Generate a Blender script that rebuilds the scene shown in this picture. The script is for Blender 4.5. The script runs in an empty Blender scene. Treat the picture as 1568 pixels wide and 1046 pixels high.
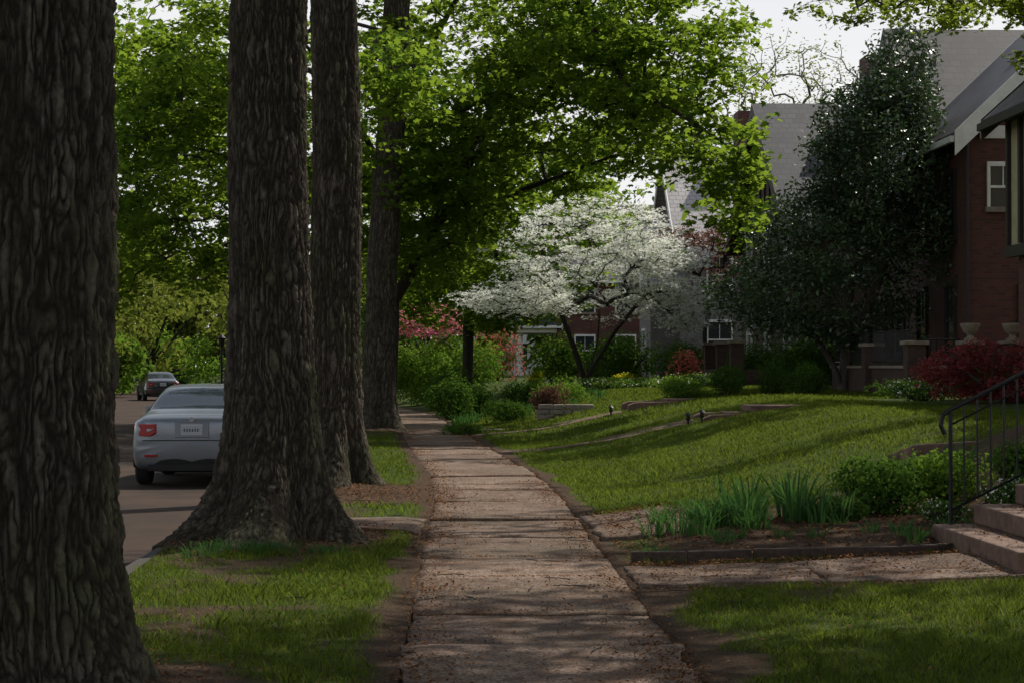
import bpy, math, numpy as np
from mathutils import Vector
sc=bpy.context.scene
R0=np.random.default_rng(7)
SAZ,SEL=math.radians(52),math.radians(52)
SD=np.array([math.sin(SAZ)*math.cos(SEL),math.cos(SAZ)*math.cos(SEL),math.sin(SEL)])
# ---------------------------------------------------------------- noise
def _h(ix,iy,iz,s):
    n=(ix*73856093)^(iy*19349663)^(iz*83492791)^(s*2654435)
    n=(n^(n>>13))*1274126177 & 0xffffffff
    n=(n^(n>>16))*2246822519 & 0xffffffff
    n=n^(n>>15)
    return (n&0xffffff)/float(0xffffff)
def vn(p,s=0):
    p=np.asarray(p,float); i=np.floor(p).astype(np.int64); f=p-i; u=f*f*(3-2*f); r=0
    for a in (0,1):
        wa=u[...,0] if a else 1-u[...,0]
        for b in (0,1):
            wb=u[...,1] if b else 1-u[...,1]
            for c in (0,1):
                wc=u[...,2] if c else 1-u[...,2]
                r=r+wa*wb*wc*_h(i[...,0]+a,i[...,1]+b,i[...,2]+c,s)
    return r
def vn2(x,y,f,s=0):
    return vn(np.stack([np.asarray(x)*f,np.asarray(y)*f,np.zeros_like(np.asarray(x,float))+.37],-1),s)
def ss(t):
    t=np.clip(t,0,1); return t*t*(3-2*t)
# ---------------------------------------------------------------- layout functions
SY=[-50,10,17,24,30,35,54,66,75,82,90,110,150,220,400,1500]
SX=[0,0,.04,.10,.0,-.30,-1.10,-1.80,-2.7,-3.7,-5.2,-9.2,-18,-36,-85,-400]
def S(y): return np.interp(y,SY,SX)
TR=[(-1.97,9.4),(-1.60,18.0),(-1.43,25.6),(-1.76,48.8)]
def H(x,y):
    x=np.asarray(x,float); y=np.asarray(y,float)
    xs=x-S(y); e=xs-1.35
    nz=(vn2(x,y,.9,3)-.5)*.05+(vn2(x,y,.3,4)-.5)*.06
    r1=.10*ss(e/4)+.85*ss((xs-4.7)/2.0)*ss((y-15)/2)+.08*ss((y-16.3)/1.0)*ss(e/1.0)
    r2=.92*ss(e/6.2)+.12*ss((e-6)/6)
    w=ss((y-20.8)/4.5)
    right=(r1*(1-w)+r2*w)
    z=np.where(e>-.02,right+nz*ss(e/.5),0)
    tl=(xs<-.255)&(xs>-2.5)
    m=0
    for tx,ty in TR: m=m+.13*np.exp(-((x-tx)**2+(y-ty)**2)/.9)
    z=np.where(tl,m+(nz+.01)*ss((-.255-xs)/.3)*ss((xs+2.5)/.3),z)
    z=np.where((xs>=-.256)&(xs<=1.301),-.05,z)
    z=np.where((xs<=-2.5)&(xs>-11.6),-.17,z)
    z=np.where(xs<=-11.6,.0+.5*ss((-xs-13)/10),z)
    return z
def Hf(x,y): return float(H(np.array([x]),np.array([y]))[0])
def dirt(x,y):
    xs=x-S(y); d=np.zeros_like(x)
    n=vn2(x,y,2.5,9); n2=vn2(x,y,.8,11)
    ed=np.minimum(abs(xs+.255),abs(xs-1.3))
    wk=np.where((xs>1)&(y<16.5),1.6,1.0)
    d=np.maximum(d,1-ss((ed-.0-.27*wk*n2*n*2)/.16))
    for tx,ty in TR:
        dd=np.sqrt((x-tx)**2+((y-ty))**2)
        d=np.maximum(d,1-ss((dd-.85-.5*n)/.3))
    bed=ss((xs-1.7)/.3)*ss((y-16.2)/.1)*(1-ss((y-20.6-1.5*ss((xs-3.2)/1.5))/.8))
    d=np.maximum(d,bed)
    # worn margins along the garden walk
    d=np.maximum(d,np.where((xs>1.3)&(xs<4.6),1-ss((abs(y-15.1)-.78-.30*n)/.18),0))
    dd=np.sqrt((x+1.0)**2+((y-24.6)*.6)**2); d=np.maximum(d,1-ss((dd-1.0)/.3))
    tl=(xs<-.25)&(y<17)
    pn=.6*vn2(x,y,1.3,21)+.4*vn2(x,y,4.3,24)
    d=np.maximum(d,np.where(tl,ss((pn-.52)/.16)*.92,0))
    d=np.maximum(d,np.where((xs<-.25)&(y>21),ss((vn2(x,y,.7,22)-.5)/.15)*.7,0))
    d=np.maximum(d,np.where((xs>1.3)&(y<16),ss((.6*vn2(x,y,1.1,23)+.4*vn2(x,y,4,25)-.50)/.16)*.8,0))
    d=np.maximum(d,np.where((xs>1.3)&(y>21),ss((.6*vn2(x,y,.8,26)+.4*vn2(x,y,3,27)-.66)/.14)*.4,0))
    return np.clip(d,0,1)
# ---------------------------------------------------------------- materials
class N:
    def __init__(s,name):
        s.m=bpy.data.materials.new(name); s.m.use_nodes=True; s.t=s.m.node_tree; s.n=s.t.nodes
        s.b=s.n['Principled BSDF']; s.o=s.n['Material Output']
    def a(s,typ,**k):
        x=s.n.new(typ)
        for q,v in k.items(): setattr(x,q,v)
        return x
    def l(s,a,b): s.t.links.new(a,b)
    def pos(s,sc=(1,1,1)):
        t=s.a('ShaderNodeNewGeometry'); m=s.a('ShaderNodeMapping'); m.inputs['Scale'].default_value=sc
        s.l(t.outputs['Position'],m.inputs['Vector']); return m.outputs[0]
    def noise(s,scale,det=4,vec=None,rough=.6):
        n=s.a('ShaderNodeTexNoise'); n.inputs['Scale'].default_value=scale; n.inputs['Detail'].default_value=det
        n.inputs['Roughness'].default_value=rough
        s.l(vec if vec else s.pos(),n.inputs['Vector']); return n.outputs['Fac']
    def ramp(s,fac,stops):
        r=s.a('ShaderNodeValToRGB'); e=r.color_ramp.elements
        e[0].position=stops[0][0]; e[0].color=(*stops[0][1],1)
        e[1].position=stops[1][0]; e[1].color=(*stops[1][1],1)
        for p,c in stops[2:]:
            q=e.new(p); q.color=(*c,1)
        s.l(fac,r.inputs[0]); return r.outputs[0]
    def mix(s,f,a,b,mode='MIX'):
        m=s.a('ShaderNodeMix',data_type='RGBA',blend_type=mode)
        for i,v in ((0,f),(6,a),(7,b)):
            if isinstance(v,(int,float)): m.inputs[i].default_value=v
            elif isinstance(v,tuple): m.inputs[i].default_value=(*v,1)
            else: s.l(v,m.inputs[i])
        return m.outputs[2]
    def bump(s,h,st,dist=.02):
        b=s.a('ShaderNodeBump'); b.inputs['Strength'].default_value=st; b.inputs['Distance'].default_value=dist
        s.l(h,b.inputs['Height']); s.l(b.outputs[0],s.b.inputs['Normal'])
    def attr(s,n):
        a=s.a('ShaderNodeAttribute'); a.attribute_name=n; return a.outputs['Fac']
    def col(s,c):
        if isinstance(c,tuple): s.b.inputs['Base Color'].default_value=(*c,1)
        else: s.l(c,s.b.inputs['Base Color'])
    def rough(s,v): s.b.inputs['Roughness'].default_value=v
def simple(name,c1,c2=None,scale=8,rough=.8,bump=0,metal=0,vec=(1,1,1),spec=None):
    n=N(name)
    if c2 is None: c2=tuple(v*.7 for v in c1)
    f=n.noise(scale,5,n.pos(vec)); n.col(n.ramp(f,[(.3,c1),(.7,c2)])); n.rough(rough)
    n.b.inputs['Metallic'].default_value=metal
    if spec is not None: n.b.inputs['Specular IOR Level'].default_value=spec
    if bump: n.bump(f,bump)
    return n.m
def leafmat(name,dark,light,trans=.4,tcol=None,glossy=False,rough=.4,spec=.4):
    n=N(name); t=n.attr('tone'); c=n.ramp(t,[(0,dark),(1,light)])
    if glossy:
        n.col(c); n.rough(rough); n.b.inputs['Specular IOR Level'].default_value=spec; base=n.b.outputs[0]
    else:
        d=n.a('ShaderNodeBsdfDiffuse'); n.l(c,d.inputs[0]); base=d.outputs[0]; n.n.remove(n.b)
    tr=n.a('ShaderNodeBsdfTranslucent')
    tc=tcol if tcol else tuple(min(1,v*k) for v,k in zip(light,(1.3,1.35,.7)))
    cc=n.mix(.6,c,tc); n.l(cc,tr.inputs[0])
    mx=n.a('ShaderNodeMixShader'); mx.inputs[0].default_value=trans
    n.l(base,mx.inputs[1]); n.l(tr.outputs[0],mx.inputs[2]); n.l(mx.outputs[0],n.o.inputs[0])
    return n.m
def barkmat(name,ridge,furrow):
    n=N(name); f=n.attr('furrow')
    a=n.noise(60,6,n.pos((1,1,.16)),.75); a2=n.noise(34,5,n.pos((1,1,.6)),.7); big=n.noise(1.6,4)
    c=n.mix(n.ramp(a,[(.34,(0,0,0)),(.64,(1,1,1))]),tuple(x*.30 for x in ridge),ridge)
    c=n.mix(n.ramp(a2,[(.42,(0,0,0)),(.66,(.7,.7,.7))]),c,tuple(x*1.5 for x in ridge))
    c=n.mix(n.ramp(big,[(.42,(0,0,0)),(.66,(.6,.6,.6))]),c,tuple(x*y for x,y in zip(ridge,(.58,.78,.42))))
    c=n.mix(f,c,furrow)
    n.col(c); n.rough(.95); n.b.inputs['Specular IOR Level'].default_value=.08
    n.bump(n.mix(.5,a,a2),1.0,.06); return n.m
M={}
M['bark']=barkmat('oak_bark',(.175,.150,.118),(.022,.017,.013))
M['bark2']=simple('branch_bark',(.035,.028,.022),(.018,.014,.012),20,.9,.4,vec=(1,1,.3))
M['bark3']=simple('grey_bark',(.10,.085,.07),(.05,.042,.035),20,.9,.4,vec=(1,1,.3))
M['maple']=leafmat('maple_leaves',(.032,.075,.012),(.11,.20,.028),.54,(.33,.46,.035))
M['maple_y']=leafmat('young_maple_leaves',(.07,.12,.015),(.17,.25,.03),.5,(.38,.46,.05))
M['oak']=leafmat('oak_leaves',(.04,.075,.012),(.09,.14,.02),.3)
M['dist']=leafmat('distant_leaves',(.09,.13,.02),(.21,.25,.045),.35,(.34,.38,.06))
M['dist2']=leafmat('distant_dark_leaves',(.03,.06,.015),(.08,.13,.03),.35)
M['magn']=leafmat('evergreen_leaves',(.028,.062,.024),(.085,.135,.058),.14,glossy=True,rough=.36,spec=.5)
M['dogw']=leafmat('dogwood_bracts',(.74,.75,.68),(.90,.90,.85),.4,(.88,.89,.80))
M['dogl']=leafmat('dogwood_leaves',(.05,.11,.02),(.12,.22,.04),.4)
M['red']=leafmat('red_maple_leaves',(.12,.022,.025),(.34,.085,.085),.4,(.5,.11,.10))
M['pink']=leafmat('pink_flowers',(.62,.14,.23),(.86,.30,.42),.5,(.85,.26,.38))
M['azal']=leafmat('azalea_flowers',(.45,.10,.09),(.75,.24,.20),.4,(.7,.2,.16))
M['purp']=leafmat('plum_leaves',(.08,.04,.04),(.20,.10,.09),.3)
M['shrub']=leafmat('shrub_leaves',(.03,.07,.015),(.09,.165,.03),.35)
M['shrubl']=leafmat('light_shrub_leaves',(.06,.13,.02),(.16,.26,.04),.42)
M['box']=leafmat('boxwood_leaves',(.025,.06,.012),(.075,.14,.024),.25)
M['yel']=leafmat('yellow_flowers',(.6,.42,.03),(.8,.65,.05),.3)
M['grass']=leafmat('grass_blades',(.036,.056,.011),(.120,.172,.028),.42,(.25,.335,.038))
M['iris']=leafmat('iris_leaves',(.025,.08,.030),(.08,.17,.05),.35)
M['lit']=leafmat('dead_leaves',(.055,.027,.014),(.25,.13,.065),.1,(.2,.09,.04))
n=N('ground'); d=n.attr('dirt'); f=n.noise(3,6); g=n.noise(70,4)
green=n.mix(n.ramp(g,[(.35,(0,0,0)),(.7,(1,1,1))]),(.022,.038,.008),(.066,.094,.018))
soil=n.mix(n.ramp(g,[(.35,(0,0,0)),(.65,(1,1,1))]),(.030,.020,.013),(.105,.068,.044))
green=n.mix(n.ramp(f,[(.45,(0,0,0)),(.75,(.5,.5,.5))]),green,(.065,.068,.022))
n.col(n.mix(d,green,soil)); n.rough(.95); n.b.inputs['Specular IOR Level'].default_value=.1; n.bump(g,.8,.03); M['ground']=n.m
# exposed aggregate walk
n=N('aggregate_concrete'); v=n.a('ShaderNodeTexVoronoi'); v.inputs['Scale'].default_value=75; n.l(n.pos(),v.inputs['Vector'])
sep=n.a('ShaderNodeSeparateColor'); n.l(v.outputs['Color'],sep.inputs[0])
c=n.ramp(sep.outputs[0],[(0,(.115,.074,.054)),(.4,(.20,.142,.110)),(.75,(.28,.212,.172)),(1,(.40,.335,.285))])
b1=n.noise(.9,6); b2=n.noise(7,6); b3=n.noise(2.6,5); b4=n.noise(22,5); b5=n.noise(.45,5)
c=n.mix(n.ramp(b1,[(.40,(.7,.7,.7)),(.60,(0,0,0))]),c,(.090,.065,.048))
c=n.mix(n.ramp(b2,[(.46,(0,0,0)),(.66,(.65,.65,.65))]),c,(.078,.050,.035))
c=n.mix(n.ramp(b3,[(.50,(0,0,0)),(.66,(.5,.5,.5))]),c,(.145,.072,.034))
c=n.mix(n.ramp(b4,[(.57,(0,0,0)),(.68,(.65,.65,.65))]),c,(.055,.036,.025))
c=n.mix(n.ramp(b5,[(.50,(0,0,0)),(.64,(.45,.45,.45))]),c,(.075,.070,.045))
c=n.mix(1.0,c,n.ramp(n.attr('tone'),[(0,(.76,.73,.70)),(1,(1.10,1.06,1.02))]),'MULTIPLY')
n.col(c); n.rough(.88); n.b.inputs['Specular IOR Level'].default_value=.2
n.bump(v.outputs['Distance'],.6,.008); M['agg']=n.m
n=N('asphalt'); g=n.noise(120,3); f=n.noise(.6,5)
c=n.mix(n.ramp(g,[(.3,(0,0,0)),(.7,(1,1,1))]),(.022,.017,.015),(.058,.045,.036)); c=n.mix(n.ramp(f,[(.4,(0,0,0)),(.65,(.6,.6,.6))]),c,(.085,.052,.035))
n.col(c); n.rough(.9); n.b.inputs['Specular IOR Level'].default_value=.12; n.bump(g,.4,.01); M['road']=n.m
M['curb']=simple('granite_kerb',(.052,.043,.034),(.028,.023,.019),14,.9,.3)
M['stone']=simple('limestone',(.26,.22,.17),(.15,.125,.10),6,.85,.3)
M['dstone']=simple('dark_edging',(.08,.052,.038),(.03,.02,.015),25,.9,.5)
M['step']=simple('step_concrete',(.19,.115,.08),(.085,.05,.036),9,.85,.4)
M['iron']=simple('black_iron',(.012,.012,.013),(.02,.02,.02),30,.45,0,.6)
def brick(name,c1,c2,mort,bw=.21,bh=.072):
    n=N(name); t=n.a('ShaderNodeNewGeometry'); s=n.a('ShaderNodeSeparateXYZ'); n.l(t.outputs['Position'],s.inputs[0])
    ad=n.a('ShaderNodeMath',operation='ADD'); n.l(s.outputs[0],ad.inputs[0]); n.l(s.outputs[1],ad.inputs[1])
    cb=n.a('ShaderNodeCombineXYZ'); n.l(ad.outputs[0],cb.inputs[0]); n.l(s.outputs[2],cb.inputs[1])
    b=n.a('ShaderNodeTexBrick'); n.l(cb.outputs[0],b.inputs['Vector'])
    b.inputs['Scale'].default_value=1; b.inputs['Brick Width'].default_value=bw; b.inputs['Row Height'].default_value=bh
    b.inputs['Mortar Size'].default_value=.008; b.inputs['Color1'].default_value=(*c1,1); b.inputs['Color2'].default_value=(*c2,1); b.inputs['Mortar'].default_value=(*mort,1)
    f=n.noise(1.2,4); c=n.mix(n.ramp(f,[(.35,(.5,.5,.5)),(.65,(0,0,0))]),b.outputs['Color'],tuple(x*.5 for x in c1))
    n.col(c); n.rough(.9); n.bump(b.outputs['Fac'],-.4,.01); return n.m
M['brick']=brick('dark_red_brick',(.13,.042,.030),(.062,.024,.019),(.075,.057,.048))
M['brick2']=brick('brown_brick',(.085,.045,.033),(.048,.028,.022),(.055,.045,.04))
M['brick3']=brick('grey_brick',(.20,.17,.16),(.13,.115,.115),(.15,.14,.13))
def roof(name,ax,c1,c2,rough=.6):
    n=N(name); t=n.a('ShaderNodeNewGeometry'); s=n.a('ShaderNodeSeparateXYZ'); n.l(t.outputs['Position'],s.inputs[0])
    cb=n.a('ShaderNodeCombineXYZ'); n.l(s.outputs[ax],cb.inputs[0]); n.l(s.outputs[2],cb.inputs[1])
    b=n.a('ShaderNodeTexBrick'); n.l(cb.outputs[0],b.inputs['Vector']); b.inputs['Scale'].default_value=1
    b.inputs['Brick Width'].default_value=.3; b.inputs['Row Height'].default_value=.2; b.inputs['Mortar Size'].default_value=.012
    b.inputs['Color1'].default_value=(*c1,1); b.inputs['Color2'].default_value=(*c2,1); b.inputs['Mortar'].default_value=tuple(x*.35 for x in c2)+(1,)
    f=n.noise(.8,4); n.col(n.mix(n.ramp(f,[(.35,(.5,.5,.5)),(.65,(0,0,0))]),b.outputs['Color'],tuple(x*.6 for x in c1))); n.rough(rough); n.b.inputs['Specular IOR Level'].default_value=.2; n.bump(b.outputs['Fac'],-.5,.02); return n.m
M['slx']=roof('slate_x',0,(.055,.054,.060),(.028,.028,.033)); M['sly']=roof('slate_y',1,(.060,.059,.065),(.032,.032,.037))
M['slL']=roof('sunlit_pale_slate',0,(.42,.40,.38),(.30,.29,.29),.45)  # paler slate, with the roof's sunlit brightness put into its colour
M['trim']=simple('white_trim',(.74,.73,.70),(.6,.59,.56),5,.6)
M['dtrim']=simple('dark_timber',(.03,.022,.018),(.018,.013,.011),12,.7)
M['stucco']=simple('beige_stucco',(.42,.38,.23),(.32,.28,.17),4,.9,.2)
n=N('window_glass'); n.col((.02,.025,.03)); n.rough(.08); n.b.inputs['Specular IOR Level'].default_value=.6; n.bump(n.noise(1.5,2),.1,.02); M['glass']=n.m
n=N('car_silver'); n.col(n.mix(n.noise(3,3),(.19,.215,.24),(.165,.185,.21))); n.rough(.28); n.b.inputs['Metallic'].default_value=.5; n.b.inputs['Coat Weight'].default_value=.4; M['silver']=n.m
n=N('car_dark'); n.col((.02,.021,.024)); n.rough(.25); n.b.inputs['Coat Weight'].default_value=.6; M['cardark']=n.m
n=N('car_glass'); n.col((.015,.02,.022)); n.rough(.04); n.b.inputs['Specular IOR Level'].default_value=.6; M['cglass']=n.m
M['tyre']=simple('tyre_rubber',(.018,.018,.018),(.012,.012,.012),30,.85)
M['rim']=simple('alloy_rim',(.3,.3,.3),(.2,.2,.2),10,.35,0,.8)
n=N('tail_light_red'); n.col((.30,.006,.006)); n.rough(.25); n.b.inputs['Specular IOR Level'].default_value=.3; M['tail']=n.m
M['plate']=simple('license_plate',(.42,.44,.45),(.34,.37,.38),40,.5)
M['ink']=simple('plate_ink',(.05,.07,.13),(.05,.07,.13),10,.6)
# ---------------------------------------------------------------- mesh helpers
def empty(name):
    e=bpy.data.objects.new(name,None); sc.collection.objects.link(e); e.empty_display_size=.2; return e
def ob(name,me,parent=None,mats=()):
    o=bpy.data.objects.new(name,me); sc.collection.objects.link(o)
    for m in mats: me.materials.append(m)
    if parent: o.parent=parent
    return o
def npmesh(name,V,F,mat,parent=None,tone=None,smooth=False,pattr=None):
    V=np.asarray(V,np.float32).reshape(-1,3); F=np.asarray(F,np.int32); n,k=F.shape
    me=bpy.data.meshes.new(name); me.vertices.add(len(V)); me.vertices.foreach_set('co',V.ravel())
    me.loops.add(n*k); me.loops.foreach_set('vertex_index',F.ravel())
    me.polygons.add(n); me.polygons.foreach_set('loop_start',np.arange(0,n*k,k,dtype=np.int32))
    if smooth: me.polygons.foreach_set('use_smooth',np.ones(n,bool))
    me.update(calc_edges=True)
    if tone is not None:
        a=me.attributes.new('tone','FLOAT','FACE'); a.data.foreach_set('value',np.asarray(tone,np.float32))
    if pattr:
        for kx,vx in pattr.items():
            a=me.attributes.new(kx,'FLOAT','POINT'); a.data.foreach_set('value',np.asarray(vx,np.float32).ravel())
    return ob(name,me,parent,[mat])
class Bld:
    def __init__(s): s.p={}
    def add(s,part,mat,V,F):
        v,f,_,_=s.p.setdefault((part,mat.name),([],[],mat,part)); o=len(v); v.extend(V); f.extend([[i+o for i in q] for q in F])
    def box(s,part,mat,x0,x1,y0,y1,z0,z1):
        s.add(part,mat,[(x0,y0,z0),(x1,y0,z0),(x1,y1,z0),(x0,y1,z0),(x0,y0,z1),(x1,y0,z1),(x1,y1,z1),(x0,y1,z1)],
          [(0,3,2,1),(4,5,6,7),(0,1,5,4),(1,2,6,5),(2,3,7,6),(3,0,4,7)])
    def prism(s,part,mat,poly,b0,b1,axis):
        m=(lambda a,b,z:(a,b,z)) if axis=='y' else (lambda a,b,z:(b,a,z))
        n=len(poly); V=[m(a,b0,z) for a,z in poly]+[m(a,b1,z) for a,z in poly]
        F=[list(range(n)),list(range(2*n-1,n-1,-1))]+[[i,(i+1)%n,(i+1)%n+n,i+n][::-1] for i in range(n)]
        s.add(part,mat,V,F)
    def tube(s,part,mat,pts,r,k=8):
        pts=[Vector(p) for p in pts]; rr=r if isinstance(r,(list,tuple)) else [r]*len(pts); V=[];F=[]
        for i,p in enumerate(pts):
            d=(pts[min(i+1,len(pts)-1)]-pts[max(i-1,0)]).normalized()
            a=d.orthogonal().normalized() if i==0 else (pa-d*pa.dot(d)).normalized()
            pa=a; b=d.cross(a)
            for j in range(k):
                t=2*math.pi*j/k; V.append(tuple(p+(a*math.cos(t)+b*math.sin(t))*rr[i]))
        for i in range(len(pts)-1):
            for j in range(k): F.append((i*k+j,i*k+(j+1)%k,(i+1)*k+(j+1)%k,(i+1)*k+j))
        F.append(list(range(k))[::-1]); F.append([(len(pts)-1)*k+j for j in range(k)])
        s.add(part,mat,V,F)
    def lathe(s,part,mat,c,prof,k=20,sq=False):
        V=[];F=[]
        for r,z in prof:
            for j in range(k):
                t=2*math.pi*(j+.5)/k; V.append((c[0]+r*math.cos(t),c[1]+r*math.sin(t),c[2]+z))
        for i in range(len(prof)-1):
            for j in range(k): F.append((i*k+j,i*k+(j+1)%k,(i+1)*k+(j+1)%k,(i+1)*k+j))
        F.append(list(range(k))[::-1]); F.append([(len(prof)-1)*k+j for j in range(k)])
        s.add(part,mat,V,F)
    def emit(s,name,bevel=0,parent=None):
        e=parent or empty(name)
        for (v,f,m,part) in s.p.values():
            me=bpy.data.meshes.new(part); me.from_pydata([tuple(q) for q in v],[],f); me.update()
            o=ob(part,me,e,[m])
            if bevel:
                b=o.modifiers.new('bevel','BEVEL'); b.width=bevel; b.segments=2; b.limit_method='ANGLE'
        return e
# ---------------------------------------------------------------- leaves
def T(l): return np.array(l,float)
LEAF={'diamond':T([(0,-.5,0),(.28,-.05,.05),(0,.5,-.03),(-.28,-.05,.05)]),
 'oval':T([(0,-.5,0),(.2,-.2,.04),(.2,.2,.04),(0,.5,-.05),(-.2,.2,.04),(-.2,-.2,.04)]),
 'maple':T([(0,-.5,0),(.42,-.36,-.04),(.28,-.08,.02),(.52,.14,-.07),(.2,.16,.02),(0,.55,-.06),(-.2,.16,.02),(-.52,.14,-.07),(-.28,-.08,.02),(-.42,-.36,-.04)]),
 'flower':T([(.1,.1,0),(0,.5,.08),(-.1,.1,0),(-.5,0,.08),(-.1,-.1,0),(0,-.5,.08),(.1,-.1,0),(.5,0,.08)])}
def unit(v): return v/np.maximum(np.linalg.norm(v,axis=-1,keepdims=True),1e-9)
def leaves(name,P,size,shape,mat,parent,tone,rng,jit=.55,nrm=None,szvar=.3):
    n=len(P); up=np.tile([0,0,1.],(n,1)) if nrm is None else nrm
    nn=unit(up+rng.normal(0,jit,(n,3))); f=unit(np.cross(nn,unit(rng.normal(0,1,(n,3))))); r=np.cross(f,nn)
    L=LEAF[shape]; s=size*(1+rng.uniform(-szvar,szvar,(n,1,1)))
    V=P[:,None,:]+s*(L[None,:,0:1]*r[:,None]+L[None,:,1:2]*f[:,None]+L[None,:,2:3]*nn[:,None])
    F=np.arange(n*len(L)).reshape(n,-1)
    return npmesh(name,V,F,mat,parent,tone=np.clip(tone,0,1))
def frusta(A,B,ra,rb,K=5):
    d=unit(B-A); ref=np.where(abs(d[:,2:3])>.9,[[1.,0,0]],[[0,0,1.]]); a=unit(np.cross(d,ref)); b=np.cross(d,a)
    t=np.arange(K)*2*np.pi/K; cs=np.cos(t)[None,:,None]; sn=np.sin(t)[None,:,None]
    rg=a[:,None]*cs+b[:,None]*sn
    V=np.concatenate([A[:,None]+rg*ra[:,None,None],B[:,None]+rg*rb[:,None,None]],1)
    base=(np.arange(len(A))*2*K)[:,None]; j=np.arange(K); q=np.stack([j,(j+1)%K,(j+1)%K+K,j+K],-1)
    return V.reshape(-1,3),(base[:,:,None]+q[None]).reshape(-1,4)
def grow(rng,base,targets,rtip,r0,pw=.5,arc=.1,seg=.6,wob=.06,minz=None):
    nodes=[];par=[]
    for li,pl in enumerate(base):
        pl=np.array(pl,float)
        prev=-1
        if li>0: prev=int(np.argmin(np.linalg.norm(np.array(nodes)-pl[0],axis=1)))
        for i in range(len(pl)-1):
            m=max(1,int(np.linalg.norm(pl[i+1]-pl[i])/.4))
            for k in range(m):
                if li>0 and i==0 and k==0: continue
                nodes.append(pl[i]+(pl[i+1]-pl[i])*k/m); par.append(prev); prev=len(nodes)-1
        nodes.append(pl[-1]); par.append(prev)
    nb=len(nodes); cap=nb+len(targets)*14; X=np.zeros((cap,3)); X[:nb]=nodes; par=par+[0]*(cap-nb); n=nb
    ok=np.ones(cap,bool)
    if minz is not None: ok[:nb]=X[:nb,2]>minz
    start=X[:nb][ok[:nb]].mean(0)
    order=np.argsort(np.linalg.norm(targets-start,axis=1)+rng.normal(0,.4,len(targets))); tips=np.zeros(cap)
    for t in targets[order]:
        d=np.linalg.norm(X[:n]-t,axis=1)+np.maximum(0,X[:n,2]-t[2])*.35; d[~ok[:n]]=1e9
        j=int(np.argmin(d)); A=X[j]; L=np.linalg.norm(t-A); m=min(12,max(2,int(L/seg)))
        side=rng.normal(0,wob*L,3)
        prev=j
        for k in range(1,m+1):
            q=k/m; p=A+(t-A)*q+side*math.sin(math.pi*q)+np.array([0,0,arc*L*math.sin(math.pi*q)])
            if k<m: p=p+rng.normal(0,.03*min(L,2),3)
            X[n]=p; par[n]=prev; prev=n; n+=1
        tips[prev]+=1
    cnt=tips[:n].copy()
    for i in range(n-1,0,-1):
        if par[i]>=0: cnt[par[i]]+=cnt[i]
    par=np.array(par[:n]); rad=np.minimum(rtip*np.maximum(cnt,1)**pw,r0)
    c=np.where(par>=0)[0]; p=par[c]
    return X[p],X[c],np.minimum(rad[p],rad[c]*1.2),rad[c]
def crown(rng,ell,n,thr,freq,seed,shell=.35):
    out=[]; w=np.array([e[2] for e in ell],float); w/=w.sum(); got=0
    while got<n:
        m=2000; idx=rng.choice(len(ell),m,p=w); v=unit(rng.normal(0,1,(m,3))); r=(shell+(1-shell)*rng.random(m)**.5)[:,None]
        C=np.array([e[0] for e in ell],float)[idx]; Rr=np.array([e[1] for e in ell],float)[idx]
        p=C+v*r*Rr; p=p[vn(p*freq,seed)>thr]; out.append(p); got+=len(p)
    return np.concatenate(out)[:n]
# openings in the high canopy where sun reaches down (world positions of lit spots)
SUNS=[]
for yy,w in ((23.4,.45),(24.6,.4),(27.6,.5),(29.5,.6),(31.2,.6),(33,.6),(38,.6),(43,.6)): SUNS+=[((xx,yy,0),w) for xx in (-.5,.1,.7,1.3,1.9)]
SUNS+=[((.5,15.0,0),.28),((1.1,14.8,0),.25),((-.1,15.1,0),.2),((1.4,18.6,0),.4),((1.0,18.2,0),.3),((-1.2,13,0),.1),((3.2,12.5,0),.15),((4.6,13.4,0),.35),((3.8,15.2,.1),.3),((5.0,15.6,.4),.6),((-1.0,21.3,0),.3),((-.9,33,0),.6),
 ((-3,22,0),.5),((-2.9,19.5,0),.4),((-3.6,31,1.4),.5),((5.3,30,.7),.5),((3.4,37,.5),.8),((6,38,.9),.8),((4,28,.5),.4),((2.6,24,.2),.4),((4.6,24,.5),.4),((7.4,33,.9),.7),((4.4,20,.4),.3)]
SUNS+=[((x,y,1),1.7) for x in (2.6,5.2,8) for y in (43,46,49,53,58)]+[((4.7,66,5.0),3.2),((7,65,4.0),2.5),((0,80,1.5),2.5),((-1.5,88,2.5),2.8),((8.2,47.5,4),1.4),((1.2,60,.5),1.3),((9.5,34,1.6),1.2)]
def sunclip(P):
    keep=np.ones(len(P),bool)
    for c,r in SUNS:
        d=P-np.array(c); t=d@SD; perp=np.linalg.norm(d-t[:,None]*SD,axis=1); keep&=~((perp<r+.80)&(t>3.0))
    return keep
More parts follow.
